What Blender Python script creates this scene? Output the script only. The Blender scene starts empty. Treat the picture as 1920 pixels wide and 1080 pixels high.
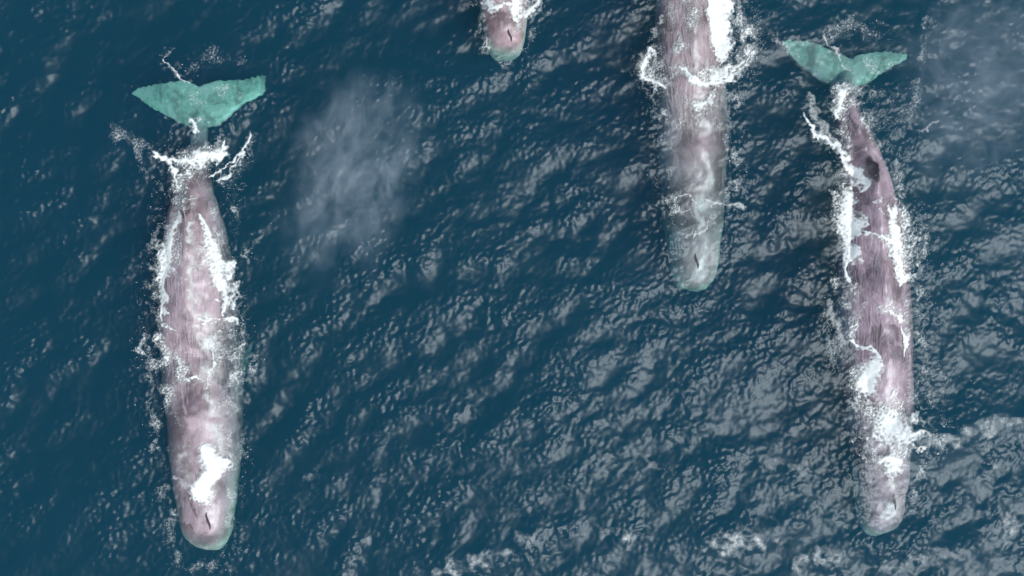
import bpy, bmesh, math, random
import numpy as np
from mathutils import Vector
from mathutils.bvhtree import BVHTree

random.seed(7)
rng = np.random.default_rng(7)
scene = bpy.context.scene
COL = scene.collection

# ------------------------------------------------------------------ camera
W_SEA = 24.0                      # metres of sea across the frame
LENS = 35.0
CAM_H = W_SEA / 36.0 * LENS
PPM = 1920.0 / W_SEA              # photograph pixels to a metre of sea level
cam_d = bpy.data.cameras.new('camera')
cam_d.lens = LENS
cam_d.sensor_width = 36.0
cam_d.clip_end = 8000.0
cam = bpy.data.objects.new('camera', cam_d)
cam.location = (0, 0, CAM_H)
cam.rotation_euler = (0, 0, 0)
COL.objects.link(cam)
scene.camera = cam

# ------------------------------------------------------------------ light
SUN_EL = math.radians(57)
SUN_AZ = math.radians(-38)        # angle from +X, towards the lower right of the frame
sdir = Vector((math.cos(SUN_EL) * math.cos(SUN_AZ), math.cos(SUN_EL) * math.sin(SUN_AZ), math.sin(SUN_EL)))
world = bpy.data.worlds.new('World')
scene.world = world
world.use_nodes = True
wn = world.node_tree.nodes
wl = world.node_tree.links
wn.clear()
sky = wn.new('ShaderNodeTexSky')
sky.sky_type = 'NISHITA'
sky.sun_disc = False
sky.sun_elevation = SUN_EL
sky.sun_rotation = math.pi / 2 - SUN_AZ
sky.dust_density = 1.5
bg = wn.new('ShaderNodeBackground')
bg.inputs['Strength'].default_value = 0.055
wo = wn.new('ShaderNodeOutputWorld')
wl.new(sky.outputs[0], bg.inputs['Color'])
wl.new(bg.outputs[0], wo.inputs['Surface'])

sun_d = bpy.data.lights.new('sun', 'SUN')
sun_d.energy = 1.5
sun_d.angle = math.radians(28)    # a sun veiled by thin cloud
sun_d.color = (0.87, 0.965, 1.0)
sun = bpy.data.objects.new('sun', sun_d)
sun.rotation_euler = sdir.to_track_quat('Z', 'Y').to_euler()
sun.location = sdir * 60
COL.objects.link(sun)

vs = scene.view_settings
vs.view_transform = 'Standard'
vs.look = 'None'
vs.exposure = 1.2
vs.gamma = 1.0
scene.cycles.volume_bounces = 0
scene.cycles.max_bounces = 8
scene.cycles.transparent_max_bounces = 16


# ------------------------------------------------------------------ helpers
def P(px, py, z=0.0):
    """photograph pixel -> place on the level z"""
    k = (CAM_H - z) / CAM_H
    return np.array([(px - 960.0) / PPM * k, (540.0 - py) / PPM * k])


def tag(o, label=None, cat=None, group=None, kind=None):
    if label: o['label'] = label
    if cat: o['category'] = cat
    if group: o['group'] = group
    if kind: o['kind'] = kind
    return o


def mesh_np(name, co, quads, smooth=True, tris=None):
    me = bpy.data.meshes.new(name)
    co = np.asarray(co, dtype=np.float32)
    faces = quads if tris is None else tris
    n = faces.shape[1]
    me.vertices.add(len(co))
    me.vertices.foreach_set('co', co.ravel())
    me.loops.add(faces.size)
    me.loops.foreach_set('vertex_index', faces.astype(np.int32).ravel())
    me.polygons.add(len(faces))
    me.polygons.foreach_set('loop_start', np.arange(len(faces), dtype=np.int32) * n)
    me.polygons.foreach_set('loop_total', np.full(len(faces), n, dtype=np.int32))
    me.update(calc_edges=True)
    me.polygons.foreach_set('use_smooth', np.full(len(faces), smooth))
    return me


def obj(name, me, mat=None, parent=None):
    o = bpy.data.objects.new(name, me)
    COL.objects.link(o)
    if mat: me.materials.append(mat)
    if parent: o.parent = parent
    return o


def field(nx, ny, dx, band, seed, direction=None, spread=2.0, floor=0.0):
    """periodic random field with energy around a band of wavelengths, rms 1"""
    r = np.random.default_rng(seed)
    w = r.standard_normal((ny, nx))
    F = np.fft.rfft2(w)
    kx = np.fft.rfftfreq(nx, dx)[None, :]
    ky = np.fft.fftfreq(ny, dx)[:, None]
    k = np.sqrt(kx * kx + ky * ky) + 1e-9
    lo, hi = 1.0 / band[1], 1.0 / band[0]
    A = np.exp(-(lo / k) ** 4) * np.exp(-(k / hi) ** 4) * k ** (-1.2)
    if direction is not None:
        c = (kx * math.cos(direction) + ky * math.sin(direction)) / k
        A = A * (floor + (1 - floor) * np.abs(c) ** spread)
    A[0, 0] = 0
    f = np.fft.irfft2(F * A, s=(ny, nx))
    return f / f.std()


def slope_rms(f, dx):
    gy, gx = np.gradient(f, dx)
    return math.sqrt((gx ** 2).mean() + (gy ** 2).mean())


def bil(f, dx, x, y):
    """bilinear periodic sample of a field whose [0,0] sits at x=y=0"""
    ny, nx = f.shape
    u = np.asarray(x) / dx
    v = np.asarray(y) / dx
    i = np.floor(u).astype(int); j = np.floor(v).astype(int)
    a = u - i; b = v - j
    i0 = i % nx; i1 = (i + 1) % nx; j0 = j % ny; j1 = (j + 1) % ny
    return (f[j0, i0] * (1 - a) * (1 - b) + f[j0, i1] * a * (1 - b) + f[j1, i0] * (1 - a) * b + f[j1, i1] * a * b)


def sstep(a, b, x):
    t = np.clip((x - a) / (b - a), 0, 1)
    return t * t * (3 - 2 * t)


# ------------------------------------------------------------------ materials
class NT:
    def __init__(self, name):
        self.m = bpy.data.materials.new(name)
        self.m.use_nodes = True
        self.n = self.m.node_tree.nodes
        self.l = self.m.node_tree.links
        self.n.clear()
        self.out = self.n.new('ShaderNodeOutputMaterial')

    def node(self, t, **kw):
        nd = self.n.new(t)
        for k, v in kw.items():
            if k == 'inp':
                for s, val in v.items():
                    if hasattr(val, 'is_linked') or isinstance(val, bpy.types.NodeSocket):
                        self.l.new(val, nd.inputs[s])
                    else:
                        nd.inputs[s].default_value = val
            else:
                setattr(nd, k, v)
        return nd

    def math(self, op, a, b=None, c=None, clamp=False):
        nd = self.n.new('ShaderNodeMath')
        nd.operation = op
        nd.use_clamp = clamp
        for i, v in enumerate((a, b, c)):
            if v is None: continue
            if isinstance(v, bpy.types.NodeSocket): self.l.new(v, nd.inputs[i])
            else: nd.inputs[i].default_value = v
        return nd.outputs[0]

    def noise(self, vec, scale, detail=4, rough=0.55, dist=0.0):
        nd = self.node('ShaderNodeTexNoise', inp={'Vector': vec, 'Scale': scale, 'Detail': detail, 'Roughness': rough, 'Distortion': dist})
        return nd.outputs['Fac']

    def mapr(self, v, a, b, c=0.0, d=1.0, smooth=True):
        nd = self.node('ShaderNodeMapRange', interpolation_type='SMOOTHSTEP' if smooth else 'LINEAR', inp={'Value': v, 'From Min': a, 'From Max': b, 'To Min': c, 'To Max': d})
        return nd.outputs['Result']

    def mixc(self, f, a, b):
        nd = self.n.new('ShaderNodeMix')
        nd.data_type = 'RGBA'
        for s, v in ((nd.inputs['Factor'], f), (nd.inputs[6], a), (nd.inputs[7], b)):
            if isinstance(v, bpy.types.NodeSocket): self.l.new(v, s)
            else: s.default_value = v if not isinstance(v, tuple) or len(v) == 4 else (*v, 1)
        return nd.outputs[2]

    def link(self, a, b):
        self.l.new(a, b)


def sea_material():
    t = NT('sea_water')
    geo = t.node('ShaderNodeNewGeometry')
    dot = t.node('ShaderNodeVectorMath', operation='DOT_PRODUCT')
    t.link(geo.outputs['Normal'], dot.inputs[0])
    t.link(geo.outputs['Incoming'], dot.inputs[1])
    c = t.math('ABSOLUTE', dot.outputs['Value'])
    f = t.math('MULTIPLY_ADD', t.math('POWER', t.math('SUBTRACT', 1.0, c, clamp=True), 5.0), 0.98, 0.025)
    tr = t.node('ShaderNodeBsdfTransparent')
    gl = t.node('ShaderNodeBsdfGlossy', inp={'Roughness': 0.36})
    mx = t.node('ShaderNodeMixShader')
    t.link(f, mx.inputs[0]); t.link(tr.outputs[0], mx.inputs[1]); t.link(gl.outputs[0], mx.inputs[2])
    t.link(mx.outputs[0], t.out.inputs['Surface'])
    B = (0.011, 0.042, 0.090)      # scattering per metre
    A = (0.45, 0.125, 0.140)       # absorption per metre
    vsc = t.node('ShaderNodeVolumeScatter', inp={'Color': (B[0] / .2, B[1] / .2, B[2] / .2, 1), 'Density': 0.2})
    vab = t.node('ShaderNodeVolumeAbsorption', inp={'Color': (1 - A[0], 1 - A[1], 1 - A[2], 1), 'Density': 1.0})
    ad = t.node('ShaderNodeAddShader')
    t.link(vsc.outputs[0], ad.inputs[0]); t.link(vab.outputs[0], ad.inputs[1])
    t.link(ad.outputs[0], t.out.inputs['Volume'])
    return t.m


def skin_material(name, seed, tint, FLUKE=9.9, ZT=0.0, FIN=8.0, FX=0.0):
    t = NT(name)
    at = t.node('ShaderNodeAttribute', attribute_name='body')       # x across, y nose to tail, z height, metres
    off = t.node('ShaderNodeVectorMath', operation='ADD', inp={1: (seed * 7.3, seed * 3.1, 0)})
    t.link(at.outputs['Vector'], off.inputs[0])
    v = off.outputs['Vector']
    st = t.node('ShaderNodeMapping', inp={'Vector': v, 'Scale': (6.0, 1.2, 4.0)})
    wr = t.noise(st.outputs[0], 0.9, 4, 0.5, 2.2)
    blot = t.noise(v, 1.1, 5, 0.6, 0.4)
    fine = t.noise(v, 9.0, 5, 0.65)
    pm = t.node('ShaderNodeMapping', inp={'Vector': v, 'Scale': (1.0, 0.55, 1.0)})
    peel = t.noise(pm.outputs[0], 1.9, 6, 0.6, 0.9)
    base = t.mixc(t.mapr(blot, 0.36, 0.64), tuple(0.38 * q for q in tint), tuple(1.3 * q for q in tint))
    base = t.mixc(t.mapr(fine, 0.35, 0.7, 0.0, 0.25), base, tuple(0.5 * q for q in tint))
    sep = t.node('ShaderNodeSeparateXYZ'); t.link(at.outputs['Vector'], sep.inputs[0])
    yb = sep.outputs['Y']
    wm = t.math('MULTIPLY', t.mapr(yb, 3.2, 4.6), t.mapr(yb, 8.8, 7.6))
    base = t.mixc(t.math('MULTIPLY', t.mapr(wr, 0.48, 0.72, 0, 0.34), t.math('MULTIPLY_ADD', wm, 0.8, 0.2)), base, tuple(min(1, 1.7 * q) for q in tint))
    pale = t.math('MAXIMUM', t.mapr(yb, FLUKE - 0.5, FLUKE + 0.25), t.math('MULTIPLY', t.mapr(yb, 2.6, 0.6), t.mapr(sep.outputs['Z'], ZT - 0.14, ZT - 0.50)))
    pale = t.math('MULTIPLY', pale, t.mapr(blot, 0.2, 0.6, 0.7, 1.0))
    base = t.mixc(pale, base, t.mixc(t.mapr(t.math('ADD', t.math('MULTIPLY', peel, 0.7), t.math('MULTIPLY', fine, 0.3)), 0.40, 0.62), (0.30, 0.31, 0.26), (0.66, 0.66, 0.56)))
    base = t.mixc(t.mapr(peel, 0.54, 0.575, 0, 0.42), base, tuple(min(1, 1.65 * q) for q in tint))
    base = t.mixc(t.mapr(peel, 0.42, 0.395, 0, 0.40), base, (tint[0] * 0.62, tint[1] * 0.52, tint[2] * 0.48))
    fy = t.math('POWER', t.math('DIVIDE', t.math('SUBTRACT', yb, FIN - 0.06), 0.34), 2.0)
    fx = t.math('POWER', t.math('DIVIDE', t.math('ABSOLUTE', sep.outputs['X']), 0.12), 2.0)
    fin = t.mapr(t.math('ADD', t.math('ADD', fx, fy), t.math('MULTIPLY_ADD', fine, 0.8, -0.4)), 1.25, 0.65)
    base = t.mixc(t.math('MULTIPLY', fin, 0.85), base, (0.045, 0.025, 0.033))  # shade of the fin's dark face painted into the skin colour
    # pale scratches
    sc = t.node('ShaderNodeMapping', inp={'Vector': v, 'Scale': (1.6, 0.5, 1.6), 'Rotation': (0, 0, 0.5)})
    vo = t.node('ShaderNodeTexVoronoi', feature='DISTANCE_TO_EDGE', inp={'Vector': sc.outputs[0], 'Scale': 1.2})
    base = t.mixc(t.mapr(vo.outputs['Distance'], 0.006, 0.0, 0, 0.35), base, tuple(min(1, 2.2 * q) for q in tint))
    h = t.math('ADD', t.math('MULTIPLY', wr, t.math('MULTIPLY_ADD', wm, 0.055, 0.010)), t.math('MULTIPLY', fine, 0.006))
    bump = t.node('ShaderNodeBump', inp={'Strength': 0.8, 'Distance': 1.0, 'Height': h})
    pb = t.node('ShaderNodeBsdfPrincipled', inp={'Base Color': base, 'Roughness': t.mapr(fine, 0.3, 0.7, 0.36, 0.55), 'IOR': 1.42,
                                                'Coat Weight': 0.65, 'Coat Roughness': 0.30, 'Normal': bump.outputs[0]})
    t.link(pb.outputs[0], t.out.inputs['Surface'])
    return t.m


def foam_material():
    t = NT('sea_foam')
    at = t.node('ShaderNodeAttribute', attribute_name='cover')
    tc = t.node('ShaderNodeTexCoord')
    n1 = t.noise(tc.outputs['Object'], 20.0, 5, 0.7, 0.8)
    n2 = t.noise(tc.outputs['Object'], 42.0, 3, 0.7, 0.3)
    a = t.math('ADD', at.outputs['Fac'], t.math('MULTIPLY_ADD', n1, 0.55, -0.275))
    a = t.math('ADD', a, t.math('MULTIPLY_ADD', n2, 0.4, -0.2))
    a = t.mapr(a, 0.06, 1.12)
    tr = t.node('ShaderNodeBsdfTransparent')
    bump = t.node('ShaderNodeBump', inp={'Strength': 0.3, 'Distance': 0.02, 'Height': n1})
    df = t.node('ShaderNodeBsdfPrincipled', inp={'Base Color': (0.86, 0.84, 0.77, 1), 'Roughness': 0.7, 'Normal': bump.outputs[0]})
    mx = t.node('ShaderNodeMixShader')
    t.link(a, mx.inputs[0]); t.link(tr.outputs[0], mx.inputs[1]); t.link(df.outputs[0], mx.inputs[2])
    t.link(mx.outputs[0], t.out.inputs['Surface'])
    return t.m


def plain(name, col, rough=0.5):
    t = NT(name)
    tc = t.node('ShaderNodeTexCoord')
    n = t.noise(tc.outputs['Object'], 20.0, 3)
    c = t.mixc(n, tuple(0.7 * q for q in col), tuple(min(1, 1.3 * q) for q in col))
    pb = t.node('ShaderNodeBsdfPrincipled', inp={'Base Color': c, 'Roughness': rough})
    t.link(pb.outputs[0], t.out.inputs['Surface'])
    return t.m


# ------------------------------------------------------------------ whales: stations (px, py, half width px, top level m, ridge m)
A_ST = [(388, 1027, 8, -.70, 0), (388, 1023, 26, -.44, 0), (388, 1013, 38, -.20, 0), (388, 996, 46, -.04, 0), (388, 965, 52, .06, 0),
        (386, 910, 61, .12, 0), (385, 850, 67, .13, 0), (384, 780, 71, .10, 0), (381, 710, 75, .06, .0), (375, 640, 75, .14, .03),
        (371, 570, 72, .24, .06), (369, 500, 67, .26, .08), (367, 440, 58, .22, .10), (364, 395, 47, .14, .12), (363, 368, 40, .04, .16),
        (365, 340, 31, -.10, .08), (369, 305, 23, -.38, .05), (373, 270, 17, -.68, .03), (375, 235, 16, -.98, 0), (376, 205, 14, -1.15, 0)]
A_FL = [(247, 176, 172), (256, 182, 164), (272, 194, 160), (291, 206, 157), (315, 220, 152), (339, 232, 149), (358, 239, 152), (373, 243, 162),
        (388, 241, 153), (410, 236, 150), (439, 213, 148), (462, 194, 146), (480, 185, 142), (497, 177, 137), (507, 158, 146)]
D_ST = [(1651, 998, 8, -.90, 0), (1651, 994, 26, -.60, 0), (1651, 984, 36, -.38, 0), (1650, 966, 43, -.24, 0), (1650, 935, 46, -.18, 0),
        (1651, 890, 52, -.10, 0), (1651, 840, 56, -.05, 0), (1648, 790, 62, .02, 0), (1645, 730, 66, .16, 0), (1640, 670, 70, .20, .02),
        (1636, 600, 72, .17, .04), (1634, 530, 70, .22, .06), (1632, 460, 64, .25, .08), (1629, 400, 56, .24, .11), (1624, 352, 48, .18, .15),
        (1615, 310, 42, .15, .10), (1603, 265, 34, .11, .09), (1591, 225, 26, .06, .07), (1587, 190, 21, -.12, .03), (1588, 160, 17, -.50, 0), (1590, 135, 14, -.88, 0)]
D_FL = [(1466, 82, 75), (1478, 100, 73), (1494, 118, 73), (1513, 136, 75), (1535, 152, 82), (1556, 161, 91), (1576, 165, 100), (1592, 166, 110),
        (1608, 163, 101), (1631, 155, 97), (1657, 137, 95), (1679, 122, 96), (1697, 115, 99), (1708, 108, 103)]


def moved(st, fl, nose, scale, tail_dx, tops=None, slim=0.94):
    """the same animal at another place: nose pixel, size, sideways drift of the tail, own top levels"""
    n0 = st[0]
    L = n0[1] - st[-1][1]
    out = []
    for i, (x, y, w, z, r) in enumerate(st):
        f = (n0[1] - y) / L
        zz = z * scale if tops is None else float(np.interp(f, [q[0] for q in tops], [q[1] for q in tops]))
        out.append((nose[0] + (x - n0[0]) * scale + tail_dx * f, nose[1] + (y - n0[1]) * scale, w * scale * slim, zz, r * scale))
    fo = [(nose[0] + (x - n0[0]) * scale + tail_dx, nose[1] + (a - n0[1]) * scale, nose[1] + (b - n0[1]) * scale) for x, a, b in fl]
    return out, fo


B_ST, B_FL = moved(A_ST, A_FL, (1300, 546), 0.98, 12,
                   [(0, -.95), (.006, -.72), (.018, -.55), (.035, -.46), (.075, -.40), (.15, -.33), (.2, -.26), (.27, -.13), (.37, -.04), (.46, .02), (.51, .14),
                    (.56, .24), (.65, .27), (.72, .22), (.78, .12), (.82, .02), (.88, -.35), (.93, -.65), (1, -.95)])
C_ST, C_FL = moved(A_ST, A_FL, (946, 114), 0.80, 10,
                   [(0, -.62), (.006, -.40), (.018, -.18), (.035, .0), (.075, .12), (.15, .17), (.25, .16), (.4, .12), (.5, .15), (.6, .2), (.72, .18), (.8, .05), (.9, -.4), (1, -.8)])


LUMP1 = field(512, 512, 0.04, (0.6, 1.6), 71)
LUMP2 = field(512, 512, 0.04, (0.2, 0.5), 72)


def whale_mesh(name, st, fl, flipper_at=0.36, fluke_z=-1.2, hump=0.0, fluke_roll=0.0):
    s = np.array(st, dtype=float)
    ws = s[:, 2] / PPM
    hh = ws * 2.05
    hh = np.where(s[:, 3] < -5, hh, hh)
    ctr = np.zeros((len(s), 3))
    for i in range(len(s)):
        h = max(hh[i], 0.10)
        zc = s[i, 3] - h * 0.46
        ctr[i, :2] = P(s[i, 0], s[i, 1], zc)
        ctr[i, 2] = zc
        hh[i] = h
    # resample with a Catmull-Rom style interpolation on arc length
    d = np.r_[0, np.cumsum(np.linalg.norm(np.diff(ctr[:, :2], axis=0), axis=1))]
    m = 190
    front = np.linspace(0, 0.9, 40, endpoint=False)
    q = np.r_[front, np.linspace(0.9, d[-1], m - 40)]

    def cr(vals):
        tg = np.gradient(vals, d)
        k = np.clip(np.searchsorted(d, q, side='right') - 1, 0, len(d) - 2)
        h = d[k + 1] - d[k]
        t = (q - d[k]) / h
        return ((2 * t ** 3 - 3 * t ** 2 + 1) * vals[k] + (t ** 3 - 2 * t ** 2 + t) * h * tg[k]
                + (-2 * t ** 3 + 3 * t ** 2) * vals[k + 1] + (t ** 3 - t ** 2) * h * tg[k + 1])
    cx, cy = cr(ctr[:, 0]), cr(ctr[:, 1])
    W = np.maximum(np.interp(q, d, ws) * .35 + cr(ws) * .65, 0.03)
    top = cr(s[:, 3])
    H = np.maximum(cr(hh), 0.06)
    rid = np.maximum(cr(s[:, 4]), 0)
    tx, ty = np.gradient(cx, q), np.gradient(cy, q)
    ln = np.hypot(tx, ty)
    nx, ny = -ty / ln, tx / ln
    n = 64
    th = np.linspace(0, 2 * math.pi, n, endpoint=False)
    ct, sn = np.cos(th), np.sin(th)
    L = d[-1]
    V = []
    B = []
    for i in range(m):
        f = q[i] / L
        ex = 1.0      # boxier head
        a = np.sign(ct) * np.abs(ct) ** ex
        b = np.sign(sn) * np.abs(sn) ** ex
        u = W[i] * a
        zc = top[i] - H[i] * 0.46
        z = zc + np.where(b > 0, H[i] * 0.46, H[i] * 0.54) * b
        z = z + rid[i] * np.exp(-(u / (0.055 + 0.16 * W[i])) ** 2) * (b > 0)
        # knuckles on the ridge behind the fin
        if f > 0.80:
            z = z + 0.03 * max(0, math.sin(q[i] * 15)) * np.exp(-(u / 0.07) ** 2) * (b > 0)
        # hump / fin
        if hump > 0:
            g = (q[i] - 0.775 * L)
            e = math.exp(-(g / 0.40) ** 2) if g < 0 else math.exp(-(g / 0.11) ** 2)
            z = z + hump * e * np.exp(-(u / 0.075) ** 2) * (b > 0)
        # shallow trough of the nape behind the head
        V.append(np.c_[cx[i] + nx[i] * u, cy[i] + ny[i] * u, z])
    V = np.concatenate(V)
    co = [V]
    idx = np.arange(m * n).reshape(m, n)
    Q = np.stack([idx[:-1], np.roll(idx, -1, 1)[:-1], np.roll(idx, -1, 1)[1:], idx[1:]], -1).reshape(-1, 4)
    bm = bmesh.new()
    vv = [bm.verts.new(p) for p in V]
    for f4 in Q: bm.faces.new([vv[k] for k in f4])
    bm.faces.new([vv[k] for k in idx[0][::-1]][::1])
    bm.faces.new([vv[k] for k in idx[-1]])

    def lens_loft(sections):
        """sections: (front, back, thickness, z) lens profiles joined side by side"""
        rows = []
        for fr, bk, t, z in sections:
            row = []
            for k in range(16):
                a = 2 * math.pi * k / 16
                c = 0.5 - 0.5 * math.cos(a)
                p = fr * (1 - c) + bk * c
                tt = t * math.sin(a) * (1.25 - 0.75 * c)
                row.append(bm.verts.new((p[0], p[1], z + tt)))
            rows.append(row)
        for r0, r1 in zip(rows[:-1], rows[1:]):
            for k in range(16):
                bm.faces.new((r0[k], r0[(k + 1) % 16], r1[(k + 1) % 16], r1[k]))
        bm.faces.new(rows[0][::-1]); bm.faces.new(rows[-1])
    # flukes
    secs = []
    mid = sum(f[0] for f in fl) / len(fl)
    span = (fl[-1][0] - fl[0][0]) / 2
    fx = np.array([f[0] for f in fl], float)
    xs = np.linspace(fx[0], fx[-1], 40)
    lead = np.interp(xs, fx, [f[1] for f in fl]); trail = np.interp(xs, fx, [f[2] for f in fl])
    for x, a, b in zip(xs, lead, trail):
        e = abs(x - mid) / span
        z = fluke_z - 0.22 * e * e + fluke_roll * (x - mid) / span
        secs.append((P(x, a, z), P(x, b, z), 0.03 + 0.10 * (1 - e) ** 1.2, z))
    lens_loft(secs)
    # flippers, low on the flanks
    i = int(np.argmin(np.abs(q - flipper_at * L)))
    for sd in (-1, 1):
        ss = []
        z0 = top[i] - H[i] * 0.74
        for k in range(9):
            t = k / 8
            o = W[i] * 0.62 + t * 0.42
            sweep = 0.75 * t + 0.25 * t * t
            cxk = cx[i] + sd * nx[i] * o + tx[i] / ln[i] * sweep
            cyk = cy[i] + sd * ny[i] * o + ty[i] / ln[i] * sweep
            ch = 0.30 * (1 - 0.25 * t) * math.sqrt(max(0.02, 1 - t ** 4))
            d2 = np.array([tx[i] / ln[i], ty[i] / ln[i]])
            ss.append((np.array([cxk, cyk]) - d2 * ch, np.array([cxk, cyk]) + d2 * ch, 0.07 * (1 - .6 * t) + .02, z0 - 0.45 * t))
        lens_loft(ss)
    bmesh.ops.recalc_face_normals(bm, faces=bm.faces)
    me = bpy.data.meshes.new('rough_' + name)
    bm.to_mesh(me); bm.free()
    tmp = bpy.data.objects.new('tmp_body', me)
    COL.objects.link(tmp)
    r = tmp.modifiers.new('r', 'REMESH'); r.mode = 'VOXEL'; r.voxel_size = 0.027
    r.use_smooth_shade = True
    sm = tmp.modifiers.new('s', 'SMOOTH'); sm.iterations = 2; sm.factor = 0.5
    dg = bpy.context.evaluated_depsgraph_get()
    out = bpy.data.meshes.new_from_object(tmp.evaluated_get(dg))
    out.name = name
    bpy.data.objects.remove(tmp); bpy.data.meshes.remove(me)
    nv = len(out.vertices)
    c = np.empty(nv * 3, np.float32); out.vertices.foreach_get('co', c); c = c.reshape(-1, 3)
    # wavering outline of refraction put into the submerged shape
    dp = np.clip(-c[:, 2] - 0.05, 0, 1)
    for (kk, am_) in ((7.0, 0.008), (17.0, 0.007), (31.0, 0.006)):
        ph = kk * 0.7
        c[:, 0] += am_ * dp * np.sin(kk * c[:, 1] + 2.0 * np.sin(kk * .37 * c[:, 0] + ph) + ph)
        c[:, 1] += am_ * dp * np.sin(kk * c[:, 0] + 2.0 * np.sin(kk * .41 * c[:, 1] + ph))
    # body coordinates as an attribute: across, along from the nose, height
    near = np.empty(nv, int)
    for a in range(0, nv, 4000):
        blk = c[a:a + 4000]
        near[a:a + 4000] = np.argmin((blk[:, 0:1] - cx[None]) ** 2 + (blk[:, 1:2] - cy[None]) ** 2, axis=1)
    across = (c[:, 0] - cx[near]) * nx[near] + (c[:, 1] - cy[near]) * ny[near]
    along = q[near] + (c[:, 0] - cx[near]) * tx[near] / ln[near] + (c[:, 1] - cy[near]) * ty[near] / ln[near]
    # lumps and hollows of the back and head
    lump = 0.5 * (1 + np.tanh((c[:, 2] + 0.6) * 4)) * sstep(10.0, 8.8, along)
    c[:, 2] += lump * (0.017 * bil(LUMP1, 0.04, across + 60 + len(name) , along + 60 + ord(name[-1])) + 0.004 * bil(LUMP2, 0.04, across + 60, along + 60 + ord(name[-1])))
    out.vertices.foreach_set('co', c.ravel())
    att = out.attributes.new('body', 'FLOAT_VECTOR', 'POINT')
    att.data.foreach_set('vector', np.c_[across, along, c[:, 2]].astype(np.float32).ravel())
    out.polygons.foreach_set('use_smooth', np.full(len(out.polygons), True))
    path = dict(cx=cx, cy=cy, W=W, top=top, L=L, q=q)
    return out, path


def blowhole_mesh(bvh, px, py, length, z=0.1):
    """the S-shaped slit with raised lips, laid on the skin"""
    bm = bmesh.new()
    rows = []
    n = 14
    for k in range(n + 1):
        t = k / n
        x, y = P(px + 3.0 * math.sin((t - .5) * 4.2), py + (t - .5) * length, z)
        w = 0.006 + 0.026 * math.sin(math.pi * t) ** 0.8
        row = []
        for j in range(7):
            u = (j / 6 - .5) * 2
            hit = bvh.ray_cast(Vector((x + u * w, y, 4)), Vector((0, 0, -1)))
            zz = hit[0].z if hit[0] else z
            row.append(bm.verts.new((x + u * w, y, zz + 0.003 + 0.004 * (abs(u) > .5) * math.sin(math.pi * t) )))
        rows.append(row)
    for a, b in zip(rows[:-1], rows[1:]):
        for j in range(6):
            bm.faces.new((a[j], b[j], b[j + 1], a[j + 1]))
    me = bpy.data.meshes.new('blowhole')
    bmesh.ops.recalc_face_normals(bm, faces=bm.faces)
    bm.to_mesh(me); bm.free()
    for p in me.polygons: p.use_smooth = True
    return me


slit_mat = plain('blowhole_slit', (0.06, 0.036, 0.042), 0.75)
WH = {}


def whale(key, st, fl, tint, label, blow, **kw):
    me, path = whale_mesh('whale_body_' + key, st, fl, **kw)
    root = bpy.data.objects.new('sperm_whale', None)
    COL.objects.link(root)
    tag(root, label, 'whale', 'sperm whales swimming in the same direction')
    mid = len(path['cx']) // 2
    root.location = (path['cx'][mid], path['cy'][mid], path['top'][mid] - 0.8)
    mi = Vector(root.location)
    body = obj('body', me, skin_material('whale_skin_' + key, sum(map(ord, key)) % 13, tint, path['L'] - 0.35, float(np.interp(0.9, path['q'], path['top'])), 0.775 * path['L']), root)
    c = np.empty(len(me.vertices) * 3, np.float32); me.vertices.foreach_get('co', c); c = c.reshape(-1, 3)
    bvh = BVHTree.FromPolygons([tuple(p) for p in c.tolist()], [tuple(p.vertices) for p in me.polygons])
    body.matrix_parent_inverse.identity()
    body.location = -mi
    b = obj('blowhole', blowhole_mesh(bvh, *blow), slit_mat, root)
    b.location = -mi
    WH[key] = dict(bvh=bvh, path=path, root=root)
    return root


whale('a', A_ST, A_FL, (0.33, 0.24, 0.248), 'whole sperm whale nearest the left edge, green tail spread under water', (389, 978, 34, .05), fluke_z=-1.2, hump=0.16)
whale('b', B_ST, B_FL, (0.30, 0.222, 0.22), 'sperm whale cut off by the top edge, whole head just under water, right of centre', (1306, 490, 30, -.4), fluke_z=-1.2, hump=0.12)
whale('c', C_ST, C_FL, (0.35, 0.235, 0.235), 'small sperm whale at top centre with only its head in view', (956, 66, 22, .1), fluke_z=-.9, hump=0.08)
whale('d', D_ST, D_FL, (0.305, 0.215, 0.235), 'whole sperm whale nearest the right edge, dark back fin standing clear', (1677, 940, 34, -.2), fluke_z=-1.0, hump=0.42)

# ------------------------------------------------------------------ the sea
DX = 0.03
NX, NY = 1152, 768
X0, Y0 = -NX * DX / 2, -NY * DX / 2
crest = math.radians(-62)
swell = field(NX, NY, DX, (2.6, 6.0), 11, math.radians(-75), 3.0, 0.1)
wind = field(NX, NY, DX, (0.6, 1.9), 12, crest, 1.6, 0.3)
chop = field(NX, NY, DX, (0.26, 0.55), 13, math.radians(-95), 1.2, 0.55)
rip = field(NX, NY, DX, (0.12, 0.25), 14, math.radians(-35), 1.0, 0.7)
cap = field(NX, NY, DX, (0.085, 0.125), 15, math.radians(-50), 1.0, 0.5)
patch = field(NX, NY, DX, (1.6, 4.0), 16)
gx = X0 + np.arange(NX) * DX
gy = Y0 + np.arange(NY) * DX
GX, GY = np.meshgrid(gx, gy)
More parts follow.
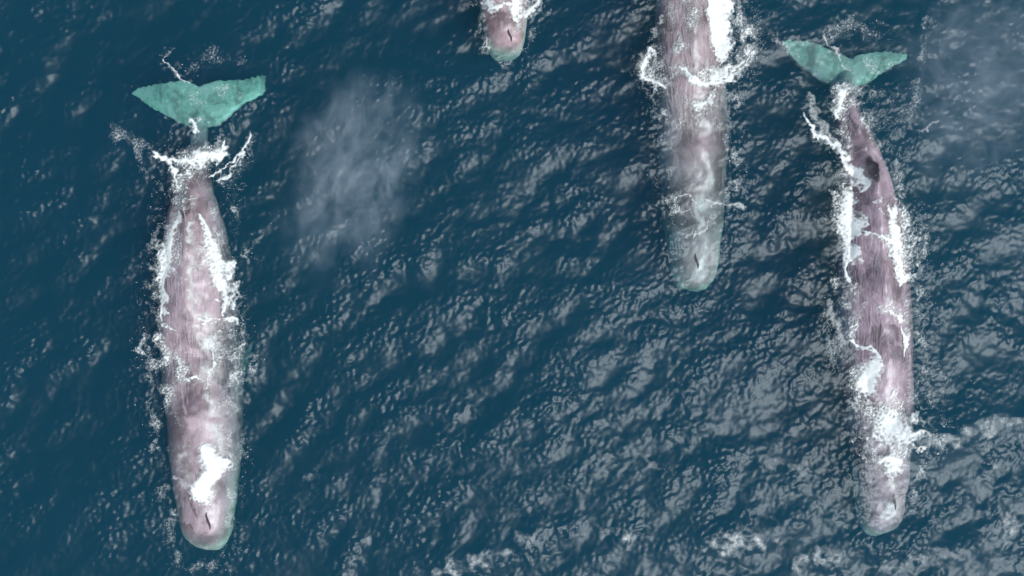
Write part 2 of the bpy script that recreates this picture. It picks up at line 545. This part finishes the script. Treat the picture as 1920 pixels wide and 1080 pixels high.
# how close the backs are to the surface calms the waves there
over = np.zeros((NY, NX)); near_b = np.full((NY, NX), 9.0)
for w in WH.values():
    p = w['path']
    for i in range(0, len(p['q']), 2):
        if p['top'][i] > -0.75:
            near_b = np.minimum(near_b, np.hypot(GX - p['cx'][i], GY - p['cy'][i]) - p['W'][i])
        if p['top'][i] < -0.12: continue
        r2 = ((GX - p['cx'][i]) ** 2 + (GY - p['cy'][i]) ** 2) / (p['W'][i] + 0.05) ** 2
        if True:
            over = np.maximum(over, np.exp(-r2 ** 2))
cs = sstep(-1.0, 1.6, wind + 0.6 * swell)                   # crests carry the fine ripples
am = 0.62 + 0.55 * sstep(-1.2, 1.2, patch)
churn = np.exp(-(np.maximum(near_b, 0) / 0.45) ** 2) * (near_b > -0.25)
Z = swell * (0.055 / slope_rms(swell, DX)) + wind * (0.135 / slope_rms(wind, DX)) * (0.7 + 0.3 * am)
Z += chop * (0.11 / slope_rms(chop, DX)) * am
Z += rip * (0.165 / slope_rms(rip, DX)) * (am * (0.5 + 0.75 * cs) + 0.5 * churn)
Z += cap * (0.125 / slope_rms(cap, DX)) * (am * (0.25 + 0.75 * cs) + 0.6 * churn)
# rings of small waves pushed out by the bodies
Z += 0.0055 * np.sin(2 * math.pi * near_b / 0.21 + 1.3 * patch) * np.exp(-np.maximum(near_b, 0) / 0.7) * sstep(-0.1, 0.1, near_b) * sstep(-0.6, 0.8, field(NX, NY, DX, (0.8, 1.8), 19))
Z *= (1 - 0.38 * over)


def wake(pts, amp, sig):
    best = np.full((NY, NX), 99.0)
    WXs = GX + 0.10 * patch; WYs = GY + 0.10 * swell
    for (ax, ay), (bx, by) in zip(pts[:-1], pts[1:]):
        a = P(ax, ay); b = P(bx, by)
        d = b - a
        t = np.clip(((WXs - a[0]) * d[0] + (WYs - a[1]) * d[1]) / (d @ d), 0, 1)
        best = np.minimum(best, np.hypot(WXs - a[0] - t * d[0], WYs - a[1] - t * d[1]))
    return amp * np.exp(-(best / sig) ** 2)


Z += wake([(1715, 815), (1790, 815), (1880, 785), (1960, 750)], 0.20, 0.45)       # bow waves and trailing ridges
Z += wake([(1735, 20), (1732, 110), (1720, 175), (1695, 220), (1655, 250)], 0.06, 0.16)
Z += wake([(1320, 1000), (1400, 1010), (1480, 990)], 0.10, 0.40)
Z += wake([(840, 1060), (930, 1045), (1010, 1000)], 0.11, 0.42)
Z += wake([(1560, 1040), (1680, 1030), (1800, 1050)], 0.10, 0.38)
Z += wake([(215, 235), (265, 272), (292, 290)], 0.07, 0.16)
Z += wake([(30, 60), (60, 110), (75, 150)], 0.07, 0.2)
Z += wake([(0, 380), (70, 395), (160, 410)], 0.06, 0.2)
Z += wake([(780, 130), (860, 135), (930, 125)], 0.06, 0.18)
SEA = Z


def sea_z(x, y):
    return bil(SEA, DX, np.asarray(x) - X0, np.asarray(y) - Y0)


def grow(a, far, k=1.35):
    out = []; s = DX * 3; p = a
    while p < far:
        p += s; s *= k; out.append(p)
    return out


ex = grow(NX * DX / 2, 3000); ey = grow(NY * DX / 2, 3000)
xs = np.r_[-np.array(ex)[::-1], gx, np.array(ex)]
ys = np.r_[-np.array(ey)[::-1], gy, np.array(ey)]
ne_x, ne_y = len(ex), len(ey)
XX, YY = np.meshgrid(xs, ys)
ZZ = np.zeros_like(XX)
ZZ[ne_y:ne_y + NY, ne_x:ne_x + NX] = SEA
nyy, nxx = XX.shape
top = np.c_[XX.ravel(), YY.ravel(), ZZ.ravel()]
idx = np.arange(nyy * nxx).reshape(nyy, nxx)
Q = np.stack([idx[:-1, :-1], idx[:-1, 1:], idx[1:, 1:], idx[1:, :-1]], -1).reshape(-1, 4)
rim = np.r_[idx[0, :], idx[1:, -1], idx[-1, -2::-1], idx[-2:0:-1, 0]]
low = top[rim].copy(); low[:, 2] = -30.0
base = len(top)
k = np.arange(len(rim))
kn = np.roll(k, -1)
side = np.stack([rim[k], base + k, base + kn, rim[kn]], -1)
# bottom: four corner vertices are part of the rim; one ngon is avoided by a centre fan of quads
cen = base + len(rim)
me_co = np.vstack([top, low, [[0, 0, -30.0]]])
half = len(rim) // 2 * 2
bq = np.array([[cen, base + (i + 2) % len(rim), base + i + 1, base + i] for i in range(0, half, 2)])
if len(rim) % 2:
    raise SystemExit('odd rim')
sea = obj('sea', mesh_np('sea', me_co, np.vstack([Q, side, bq])), sea_material())
tag(sea, 'dark blue rippled open sea around the whales', 'sea', kind='structure')

# ------------------------------------------------------------------ foam, with glare and reflections painted as foam
FD = 0.02
FN = 1024
fn_w = field(FN, FN, FD, (0.25, 1.2), 31)
fn_w2 = field(FN, FN, FD, (0.25, 1.2), 32)
fn_l = field(FN, FN, FD, (0.10, 0.42), 33)
fn_l2 = field(FN, FN, FD, (0.06, 0.18), 34)
fn_f = field(FN, FN, FD, (0.045, 0.10), 35)
foam_mat = foam_material()


def seg_dist(X, Y, pts):
    """distance to a polyline in units of its own half width, and the strength there"""
    best = np.full(X.shape, 99.0); st = np.zeros(X.shape)
    for (x0, y0, w0, s0), (x1, y1, w1, s1) in zip(pts[:-1], pts[1:]):
        dx, dy = x1 - x0, y1 - y0
        t = np.clip(((X - x0) * dx + (Y - y0) * dy) / (dx * dx + dy * dy + 1e-9), 0, 1)
        dd = np.hypot(X - x0 - t * dx, Y - y0 - t * dy) / (w0 + (w1 - w0) * t)
        m = dd < best
        best = np.where(m, dd, best); st = np.where(m, s0 + (s1 - s0) * t, st)
    return best, st


def poly_in(X, Y, pts):
    ins = np.zeros(X.shape, bool); dist = np.full(X.shape, 1e9)
    n = len(pts)
    for i in range(n):
        (x0, y0), (x1, y1) = pts[i], pts[(i + 1) % n]
        c = ((y0 > Y) != (y1 > Y)) & (X < (x1 - x0) * (Y - y0) / (y1 - y0 + 1e-12) + x0)
        ins ^= c
        dx, dy = x1 - x0, y1 - y0
        t = np.clip(((X - x0) * dx + (Y - y0) * dy) / (dx * dx + dy * dy + 1e-9), 0, 1)
        dist = np.minimum(dist, np.hypot(X - x0 - t * dx, Y - y0 - t * dy))
    return np.where(ins, dist, -dist)


def foam(key, box, solid, lace, polys, label, spray, droplets=2500, glare_films=()):
    x0, y1 = P(box[0], box[1]); x1, y0 = P(box[2], box[3])
    nx = int((x1 - x0) / FD) + 1; ny = int((y1 - y0) / FD) + 1
    X, Y = np.meshgrid(x0 + np.arange(nx) * FD, y0 + np.arange(ny) * FD)
    s1 = lambda f: bil(f, FD, X + 40, Y + 40)
    lo_ = 2.2 if droplets == 0 else 1.0
    WX = X + lo_ * 0.04 * s1(fn_w) + 0.014 * s1(fn_l); WY = Y + lo_ * 0.04 * s1(fn_w2) + 0.014 * s1(fn_l2)
    lines = 1 - np.abs(s1(fn_l)) / 0.42
    lines2 = 1 - np.abs(s1(fn_l2)) / 0.5
    D = np.zeros(X.shape)
    NS = np.zeros(X.shape)

    def WD(pts):
        return max(p[2] for p in pts) / PPM

    def conv(pts):
        return [(*P(p[0], p[1]), p[2] / PPM, p[3] if len(p) > 3 else 1.0) for p in pts]
    for pts in solid:
        d, s = seg_dist(WX, WY, conv(pts))
        d = d * np.clip(1 + 0.30 * s1(fn_w) + 0.16 * s1(fn_l), 0.45, 3)
        D = np.maximum(D, s * np.clip(1.28 - d * 0.66 + 0.16 * s1(fn_l2) + 0.14 * s1(fn_f), 0, 1.2))
        D = np.maximum(D, s * 0.46 * np.exp(-(np.maximum(d - 1, 0) * WD(pts) / 0.22) ** 2) * np.clip(0.35 + 0.75 * lines, 0.1, 1))
        NS = np.maximum(NS, s * np.exp(-(d / 2.2) ** 2))
    for pg in polys:
        d = poly_in(WX, WY, [tuple(P(*q)) for q in pg])
        D = np.maximum(D, np.clip(0.62 + d / 0.16 + 0.18 * s1(fn_l2) + 0.12 * s1(fn_f), 0, 1.2))
        D = np.maximum(D, 0.46 * np.exp(-(np.minimum(d, 0) / 0.26) ** 2) * np.clip(0.35 + 0.75 * lines, 0.1, 1))
    for pts in lace:
        d, s = seg_dist(WX, WY, conv(pts))
        e = s * np.clip(1.5 - d, 0, 1) * np.clip(0.75 + 0.45 * s1(fn_w), 0.1, 1.15)
        l = np.clip(np.maximum(lines, 0.85 * lines2) + 0.25 * s1(fn_f), 0, 1)
        D = np.maximum(D, e * ((0.34 + 0.85 * l * l) if droplets else (0.62 + 0.3 * s1(fn_l) * 0.5 + 0.25 * l)))
        NS = np.maximum(NS, e * 0.8)
    if droplets:
        # wash lapping along the waterline, and milky films painting soft highlights on the back
        pp = WH[key]['path']
        nb = np.full(X.shape, 9.0)
        for i in range(0, len(pp['q']), 3):
            if pp['top'][i] > -0.22:
                nb = np.minimum(nb, np.hypot(X - pp['cx'][i], Y - pp['cy'][i]) - pp['W'][i])
        gate = np.clip(0.30 + 0.55 * s1(fn_w2) + 0.25 * s1(fn_l), 0, 1.1)
        D = np.maximum(D, 0.62 * gate * np.exp(-((nb + 0.04) / np.where(nb > -0.04, 0.24, 0.16)) ** 2) * (0.35 + 0.8 * np.clip(np.maximum(lines, 0.8 * lines2), 0, 1)))
        NS = np.maximum(NS, 0.4 * gate * np.exp(-((nb - 0.1) / 0.25) ** 2))
        for pts in glare_films:
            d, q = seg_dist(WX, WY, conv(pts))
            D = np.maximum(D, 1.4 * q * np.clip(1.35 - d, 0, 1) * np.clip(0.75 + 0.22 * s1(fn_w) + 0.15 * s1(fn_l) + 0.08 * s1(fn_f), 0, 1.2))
    keep = D > 0.08
    kf = keep[:-1, :-1] & keep[1:, :-1] & keep[:-1, 1:] & keep[1:, 1:]
    idx = np.arange(nx * ny).reshape(ny, nx)
    Qf = np.stack([idx[:-1, :-1][kf], idx[:-1, 1:][kf], idx[1:, 1:][kf], idx[1:, :-1][kf]], -1)
    used = np.unique(Qf)
    remap = np.full(nx * ny, -1); remap[used] = np.arange(len(used))
    xf, yf = X.ravel()[used], Y.ravel()[used]
    z = sea_z(xf, yf)
    bvh = WH[key]['bvh']
    zb = np.array([(h[0].z if (h := bvh.ray_cast(Vector((a, b, 4)), Vector((0, 0, -1))))[0] else -9) for a, b in zip(xf, yf)])
    dd = D.ravel()[used]
    z = np.maximum(z, zb) + 0.006 + 0.03 * np.clip(dd, 0, 1) * (1 + 0.12 * np.clip(s1(fn_l).ravel()[used], -1.5, 1.5))
    me = mesh_np('foam_' + key, np.c_[xf, yf, z], remap[Qf])
    at = me.attributes.new('cover', 'FLOAT', 'POINT')
    at.data.foreach_set('value', dd.astype(np.float32))
    o = obj('foam', me, foam_mat)  # also carries the painted glare, caustics and sky reflections
    tag(o, label, 'foam', kind='stuff')
    if droplets == 0:
        return o, None
    # spray: droplets thrown up along the churned edges
    for (cx, cy, rx, ry, wgt) in spray:
        c = P(cx, cy)
        NS = np.maximum(NS, wgt * np.exp(-((X - c[0]) / (rx / PPM)) ** 2 - ((Y - c[1]) / (ry / PPM)) ** 2))
    pr = (np.clip(NS, 0, 1) ** 1.5 * np.clip(0.5 + 0.6 * s1(fn_l), 0.02, 2)).ravel()
    pr /= pr.sum()
    ch = rng.choice(nx * ny, droplets, p=pr)
    px = X.ravel()[ch] + rng.uniform(-FD, FD, droplets); py = Y.ravel()[ch] + rng.uniform(-FD, FD, droplets)
    pz = sea_z(px, py)
    pb = np.array([(h[0].z if (h := bvh.ray_cast(Vector((a, b, 4)), Vector((0, 0, -1))))[0] else -9) for a, b in zip(px, py)])
    pz = np.maximum(pz, pb) + rng.exponential(0.05, droplets)
    rr = np.clip(rng.lognormal(math.log(0.0046), 0.45, droplets), 0.003, 0.018)
    octv = np.array([(1, 0, 0), (-1, 0, 0), (0, 1, 0), (0, -1, 0), (0, 0, 1), (0, 0, -1)], float)
    octf = np.array([(0, 2, 4), (2, 1, 4), (1, 3, 4), (3, 0, 4), (2, 0, 5), (1, 2, 5), (3, 1, 5), (0, 3, 5)])
    co = (np.c_[px, py, pz][:, None] + octv[None] * rr[:, None, None] * np.array([1, 1, .8])).reshape(-1, 3)
    tr = (octf[None] + 6 * np.arange(droplets)[:, None, None]).reshape(-1, 3)
    m2 = mesh_np('spray_' + key, co, None, True, tris=tr)
    s = obj('spray_droplets', m2, drop_mat)
    return o, s


drop_mat = plain('spray_drop', (0.70, 0.69, 0.65), 0.5)

fA, sA = foam('a', (190, 70, 530, 1120),
    solid=[[(374, 400, 2), (388, 432, 4), (402, 460, 9), (411, 500, 16), (416, 530, 12), (421, 556, 5), (424, 590, 2)],
           [(343, 396, 3), (335, 415, 6), (325, 441, 8), (319, 470, 10), (315, 490, 12), (310, 519, 10), (307, 560, 5), (307, 602, 2.5)],
           [(291, 289, 2), (305, 296, 4), (317, 306, 3), (328, 332, 2.5), (343, 356, 2.5)],
           [(318, 297, 3), (345, 303, 6), (380, 300, 7), (404, 290, 7), (418, 274, 6), (422, 266, 3)],
           [(391, 335, 1.5), (425, 312, 1.6, .8), (452, 290, 2.2, .9), (466, 262, 2, .8), (467, 247, 1.2, .6)],
           [(398, 344, 1.5, .8), (432, 318, 1.5, .8), (455, 294, 1.2, .7)],
           [(310, 101, 2, .8), (309, 114, 1.8, .9), (324, 135, 1.8, .8), (348, 152, 2, .8), (362, 156, 1.5, .6)],
           [(366, 230, 5), (369, 238, 4), (360, 245, 3, .8)],
           [(306, 604, 2), (322, 608, 2), (331, 618, 2)], [(374, 606, 2, .8), (402, 600, 2, .9), (436, 598, 2, .8)],
           [(324, 897, 2, .5), (345, 902, 2.2, .5), (366, 906, 2, .5)], [(394, 948, 2, .8), (391, 962, 1.5, .7), (386, 975, 1.2, .6)],
           [(350, 710, 2, .9), (366, 706, 2.5, .9), (384, 708, 1.5, .7)], [(396, 655, 1.5, .8), (398, 690, 1.5, .8), (388, 730, 2, .7)],
           [(435, 568, 2, .8), (438, 578, 2.5, .9), (446, 584, 1.5, .7)]],
    lace=[[(350, 375, 22), (342, 330, 24), (362, 305, 30, .9), (400, 285, 18, .8)], [(338, 450, 18, .8), (340, 488, 20, .9), (372, 492, 14, .8), (400, 486, 10, .7)],
          [(270, 630, 7), (262, 655, 8), (272, 678, 9), (300, 682, 10)], [(302, 630, 12), (318, 665, 18), (345, 695, 22), (370, 705, 12, .8)],
          [(310, 700, 14, .8), (320, 740, 14, .7), (322, 770, 8, .6)], [(400, 625, 24, .75), (410, 660, 22, .7), (400, 700, 16, .6)],
          [(440, 700, 18), (465, 690, 16), (478, 672, 10, .8)], [(450, 600, 10, .7), (455, 640, 12, .7), (440, 680, 16, .7)],
          [(212, 236, 12, .45), (245, 262, 18, .5), (285, 286, 14, .55)], [(262, 275, 14, .45), (272, 312, 10, .35)], [(480, 250, 8, .4), (455, 300, 12, .45), (430, 340, 12, .5)],
          [(350, 120, 18, .4), (420, 100, 20, .35), (470, 120, 14, .3)],
          [(420, 335, 10, .8), (440, 332, 5, .8)], [(440, 390, 8, .6), (445, 440, 6, .6)], [(455, 840, 8, .6), (462, 860, 8, .6)],
          [(430, 730, 14, .5), (415, 770, 12, .45), (395, 760, 10, .5)], [(300, 480, 6, .6), (295, 560, 5, .6), (298, 620, 6, .7)],
          [(330, 770, 4, .7), (340, 808, 5, .8), (366, 832, 4, .7)], [(375, 190, 22, .4), (400, 175, 12, .45), (455, 160, 6, .5), (448, 195, 5, .4)]],
    polys=[[(381, 834), (396, 833), (410, 850), (424, 868), (422, 896), (402, 908), (396, 930), (391, 945), (370, 940), (364, 926), (368, 908), (380, 886), (382, 864)]],  # white patch painted for glare on the wet head
    label='white foam and painted glare streaked along the left edge whale and its tail',
    spray=[(275, 660, 22, 30, .8), (470, 690, 22, 30, .8), (360, 310, 60, 40, .7), (440, 360, 25, 60, .5), (300, 560, 12, 120, .5), (455, 850, 18, 40, .5), (460, 620, 20, 60, .5), (325, 370, 22, 40, .6)], droplets=8000,
    glare_films=[[(392, 590, 12, .45), (398, 650, 20, .5), (404, 700, 18, .45)], [(398, 750, 16, .4), (410, 800, 16, .42), (418, 850, 10, .4)], [(352, 835, 16, .35), (352, 880, 20, .36), (350, 910, 12, .35)], [(368, 420, 5, .4), (366, 520, 7, .42), (368, 600, 6, .36)]])
fB, sB = foam('b', (1180, -120, 1440, 600),
    solid=[[(1337, 143, 9), (1348, 140, 10), (1362, 130, 6)], [(1309, 199, 10), (1318, 196, 8), (1339, 194, 2.5, .8)],
           [(1275, 133, 3), (1298, 150, 5), (1314, 157, 5), (1342, 158, 6), (1364, 150, 5), (1384, 128, 4, .9), (1392, 117, 3, .8)],
           [(1217, 96, 3, .9), (1207, 122, 4), (1212, 146, 4), (1231, 163, 5), (1243, 160, 3)],
           [(1262, 370, 1.5, .5), (1300, 373, 2, .55), (1330, 377, 2, .6), (1357, 380, 2, .6), (1380, 389, 1.8, .6), (1401, 389, 1.5, .5)],  # thin lines over the head: caustics and wave edges painted white
           [(1280, 447, 1.5, .5), (1298, 443, 1.5, .55), (1315, 426, 1.5, .5), (1333, 405, 1.5, .45)],
           [(1258, 400, 1.5, .45), (1330, 385, 1.6, .5)]],
    lace=[[(1290, -60, 20), (1300, 15, 18), (1290, 50, 16), (1290, 80, 14), (1268, 95, 10)], [(1225, 105, 14, .9), (1220, 140, 20), (1245, 150, 16, .9)],
          [(1272, 130, 14, .9), (1300, 145, 14), (1340, 150, 18), (1380, 130, 18)], [(1375, -40, 12), (1380, 30, 14), (1400, 60, 18), (1405, 95, 18), (1385, 130, 16)],
          [(1262, 20, 10, .8), (1255, 45, 10, .7)], [(1270, 220, 16, .6), (1275, 238, 12, .55)], [(1360, 170, 10, .5), (1366, 230, 6, .5), (1368, 300, 4, .5), (1366, 370, 4, .5)],
          [(1300, 190, 24, .5), (1340, 200, 14, .5)]],
    polys=[[(1322, -110), (1366, -110), (1368, 0), (1368, 104), (1358, 112), (1348, 110), (1334, 92), (1326, 60)]],  # blown-out sun glare on wet skin, painted as a white patch
    label='white foam collar and painted glare on the back of the whale at the top edge',
    spray=[(1230, 130, 34, 40, .9), (1400, 80, 34, 60, .9), (1290, 30, 34, 60, .7), (1270, 230, 26, 20, .5)], droplets=10000,
    glare_films=[[(1662, 610, 18, .45), (1668, 660, 20, .5), (1664, 710, 12, .42)], [(1646, 850, 26, .55), (1656, 890, 26, .55), (1660, 915, 18, .42)], [(1650, 380, 5, .45), (1652, 440, 6, .45), (1650, 500, 6, .4)], [(1640, 960, 16, .3), (1648, 980, 14, .34)]])
fC, sC = foam('c', (860, -160, 1060, 160),
    solid=[[(926, 16, 3), (945, 11, 2.2), (962, 12, 2)]],
    lace=[[(985, -60, 24), (988, 0, 20), (984, 22, 12)], [(975, 40, 8, .8), (970, 60, 6, .7)], [(912, -60, 12), (910, -10, 8)]],
    polys=[[(904, -60), (924, -60), (924, 0), (929, 16), (922, 26), (914, 16), (906, 0)], [(958, -60), (980, -60), (976, 5), (976, 26), (971, 46), (961, 38), (957, 8)],
           [(976, 30), (1000, 26), (1012, 16), (1014, -20), (1006, -20), (1002, 10), (980, 20)]],
    label='white foam over the small whale at the top centre', spray=[(995, 5, 20, 20, .8)], droplets=900)
fD, sD = foam('d', (1420, 20, 1980, 960),
    solid=[[(1510, 214, 3), (1516, 232, 3.5), (1527, 251, 3.5), (1540, 262, 2.5), (1556, 272, 3)],
           [(1564, 270, 4), (1574, 284, 5), (1584, 297, 6), (1598, 318, 7), (1608, 338, 6), (1617, 357, 4)],
           [(1588, 362, 8), (1594, 380, 14), (1590, 412, 17), (1595, 440, 12), (1594, 462, 8), (1590, 496, 6), (1589, 526, 3)],
           [(1657, 392, 3), (1668, 408, 7), (1674, 440, 13), (1679, 478, 15), (1683, 505, 10), (1685, 530, 4)],
           [(1605, 445, 2), (1618, 440, 2), (1632, 441, 2), (1650, 453, 2.5)],
           [(1576, 180, 7), (1578, 196, 6), (1568, 214, 5), (1568, 222, 4)], [(1590, 640, 2), (1600, 636, 4), (1614, 648, 5), (1630, 658, 5), (1642, 666, 4)],
           [(1650, 582, 2, .9), (1658, 576, 3, .9), (1672, 584, 4), (1682, 600, 4)], [(1690, 612, 2.5), (1694, 640, 2.2), (1690, 668, 1.5, .8)],
           [(1664, 786, 22), (1668, 806, 26), (1680, 814, 18), (1700, 812, 5), (1724, 808, 3, .9)], [(1652, 860, 8, .8), (1672, 866, 13), (1690, 866, 8, .9)],
           [(1716, 190, 7, .22), (1698, 215, 9, .25), (1664, 242, 4, .2)],
           [(1758, 228, 2, .4), (1742, 238, 3, .45), (1724, 248, 2, .4)], [(1440, 60, 4, .2), (1478, 95, 6, .22), (1510, 138, 4, .2)],
           [(1542, 62, 2, .5), (1566, 92, 2.5, .5), (1578, 116, 2.5, .5), (1594, 134, 2, .4)], [(1724, 808, 3, .7), (1750, 812, 4, .3), (1772, 814, 8, .2)],
           [(1516, 176, 4, .4), (1528, 215, 7, .42), (1545, 250, 6, .4), (1562, 268, 4, .45)], [(1505, 505, 4, .18), (1518, 545, 6, .2), (1545, 572, 5, .2)], [(1553, 568, 5, .4), (1566, 610, 6, .42), (1580, 655, 3, .38)]],
    lace=[[(1578, 170, 16), (1575, 200, 18), (1580, 235, 14, .8), (1590, 265, 10, .7)], [(1600, 195, 16, .7), (1618, 225, 18, .7), (1630, 270, 12, .6), (1640, 320, 8, .6)],
          [(1580, 330, 12, .8), (1572, 380, 12, .9), (1570, 430, 10, .8)], [(1672, 380, 12, .9), (1695, 400, 18), (1710, 440, 22), (1700, 490, 20)], [(1720, 430, 20, .8), (1735, 470, 14, .7)],
          [(1565, 525, 10, .8), (1590, 540, 18, .9), (1610, 560, 16, .9), (1606, 590, 14, .9), (1598, 620, 12, .9)],
          [(1660, 570, 18, .8), (1690, 590, 14, .9), (1700, 560, 10, .7)], [(1600, 700, 12, .8), (1605, 740, 18, .9), (1625, 765, 22), (1650, 775, 22)],
          [(1680, 740, 14, .8), (1690, 780, 14, .9), (1696, 830, 14), (1685, 860, 16)], [(1640, 840, 18, .7), (1650, 870, 14, .6)],
          [(1640, 180, 16, .55), (1665, 200, 14, .55), (1670, 230, 10, .5)], [(1560, 60, 20, .45), (1620, 50, 26, .5), (1670, 60, 16, .45)], [(1610, 120, 20, .5), (1650, 125, 18, .5), (1690, 108, 10, .5)],
          [(1722, 816, 10, .8), (1762, 822, 14, .55)], [(1735, 40, 6, .45), (1730, 110, 8, .5), (1716, 185, 12, .6), (1690, 222, 12, .55), (1655, 245, 8, .5)],
          [(1450, 60, 8, .45), (1478, 95, 9, .5), (1505, 132, 8, .45)], [(1740, 560, 16, .4), (1725, 600, 18, .45), (1715, 660, 12, .4)], [(1548, 590, 14, .45), (1560, 640, 16, .45), (1575, 690, 12, .4)],
          [(1700, 620, 6, .7), (1704, 700, 5, .5), (1706, 780, 5, .5)], [(1745, 680, 22, .4), (1765, 720, 22, .4), (1750, 770, 18, .35)]],
    polys=[[(1630, 672), (1642, 664), (1646, 684), (1642, 712), (1638, 742), (1622, 738), (1612, 730), (1609, 708), (1618, 690)]],
    label='white foam and painted glare streaked along the right edge whale and its tail',
    spray=[(1580, 195, 34, 40, .9), (1720, 440, 40, 60, .9), (1630, 770, 30, 20, .6), (1570, 540, 20, 40, .5), (1760, 730, 40, 50, .35), (1690, 760, 16, 60, .6), (1660, 190, 30, 30, .5), (1640, 60, 60, 30, .35)], droplets=6500,
    glare_films=[[(1318, 180, 20, .4), (1308, 250, 22, .45), (1304, 320, 26, .42), (1300, 370, 22, .36)], [(1290, 400, 24, .42), (1292, 440, 24, .42), (1290, 490, 14, .36)], [(1322, 500, 10, .4), (1312, 530, 9, .45)]])
foam('d', (560, 780, 1980, 1110), solid=[],  # bright sky reflections on the wave faces, painted as pale patches
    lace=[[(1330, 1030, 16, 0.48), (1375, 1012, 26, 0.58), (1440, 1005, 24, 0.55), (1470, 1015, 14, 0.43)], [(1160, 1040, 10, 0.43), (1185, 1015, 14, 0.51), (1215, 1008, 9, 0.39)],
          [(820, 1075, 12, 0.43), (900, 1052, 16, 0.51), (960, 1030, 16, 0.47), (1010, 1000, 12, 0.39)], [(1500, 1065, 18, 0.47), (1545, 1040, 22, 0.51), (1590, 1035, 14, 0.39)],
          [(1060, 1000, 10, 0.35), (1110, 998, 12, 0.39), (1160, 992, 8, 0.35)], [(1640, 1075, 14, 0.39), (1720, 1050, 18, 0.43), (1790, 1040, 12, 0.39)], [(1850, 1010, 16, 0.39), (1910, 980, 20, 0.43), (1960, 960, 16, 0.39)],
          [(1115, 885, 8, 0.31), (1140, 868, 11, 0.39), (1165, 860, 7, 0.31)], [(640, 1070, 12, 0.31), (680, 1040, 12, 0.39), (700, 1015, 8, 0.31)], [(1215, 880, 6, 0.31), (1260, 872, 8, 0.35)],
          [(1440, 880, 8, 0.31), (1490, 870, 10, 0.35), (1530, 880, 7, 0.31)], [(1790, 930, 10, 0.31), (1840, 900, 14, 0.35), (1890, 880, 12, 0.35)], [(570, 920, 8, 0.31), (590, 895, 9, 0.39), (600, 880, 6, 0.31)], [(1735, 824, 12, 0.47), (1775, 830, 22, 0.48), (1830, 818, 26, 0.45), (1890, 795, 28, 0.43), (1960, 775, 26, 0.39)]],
    polys=[], label='pale painted sky reflections and wake foam on the waves along the bottom edge', spray=[], droplets=0)
for s, l in ((sA, 'fine white spray thrown up around the left edge whale'), (sB, 'fine white spray around the whale cut off at the top right'),
             (sC, 'fine white spray beside the small head at the top centre'), (sD, 'fine white spray thrown up around the right edge whale')):
    tag(s, l, 'spray', kind='stuff')


# ------------------------------------------------------------------ blows: drifting mist
def mist_material(name, dens, seed):
    t = NT(name)
    tc = t.node('ShaderNodeTexCoord')
    v = tc.outputs['Object']
    wn_ = t.node('ShaderNodeTexNoise', inp={'Vector': v, 'Scale': 1.7, 'Detail': 4.0, 'Roughness': 0.6})
    ws_ = t.node('ShaderNodeVectorMath', operation='SUBTRACT', inp={1: (0.5, 0.5, 0.5)}); t.link(wn_.outputs['Color'], ws_.inputs[0])
    wm_ = t.node('ShaderNodeVectorMath', operation='MULTIPLY_ADD', inp={1: (2.3, 2.3, 1.2)}); t.link(ws_.outputs[0], wm_.inputs[0]); t.link(v, wm_.inputs[2])
    ln = t.node('ShaderNodeVectorMath', operation='LENGTH'); t.link(wm_.outputs[0], ln.inputs[0])
    l0 = t.node('ShaderNodeVectorMath', operation='LENGTH'); t.link(v, l0.inputs[0])
    off = t.node('ShaderNodeVectorMath', operation='ADD', inp={1: (seed, seed * 2, 0)}); t.link(v, off.inputs[0])
    n1 = t.noise(off.outputs['Vector'], 3.0, 6, 0.7, 1.6)
    f = t.math('MULTIPLY', t.math('MULTIPLY', t.mapr(ln.outputs['Value'], 0.85, 0.0), t.mapr(l0.outputs['Value'], 1.0, 0.6)), t.mapr(n1, 0.42, 0.74))
    pv = t.node('ShaderNodeVolumePrincipled', inp={'Color': (0.84, 0.93, 1.0, 1), 'Density': t.math('MULTIPLY', f, dens), 'Anisotropy': -0.15})
    t.link(pv.outputs[0], t.out.inputs['Volume'])
    return t.m


def mist(px, py, rx, ry, z, rz, dens, seed, rot, label):
    bm = bmesh.new()
    bmesh.ops.create_icosphere(bm, subdivisions=3, radius=1.0)
    me = bpy.data.meshes.new('blow_mist'); bm.to_mesh(me); bm.free()
    o = obj('blow_mist', me, mist_material('blow_mist_%d' % seed, dens, seed))
    c = P(px, py, z)
    o.location = (c[0], c[1], z)
    o.scale = (rx / PPM, ry / PPM, rz)
    o.rotation_euler = (0, 0, rot)
    tag(o, label, 'mist', kind='stuff')


mist(665, 325, 165, 245, 1.9, 1.4, 1.7, 3, math.radians(-22), 'pale whale blow mist drifting above the sea right of the left whale')
mist(1850, 165, 210, 250, 1.9, 1.3, 1.1, 8, math.radians(-10), 'thin whale blow mist drifting in the top right corner')
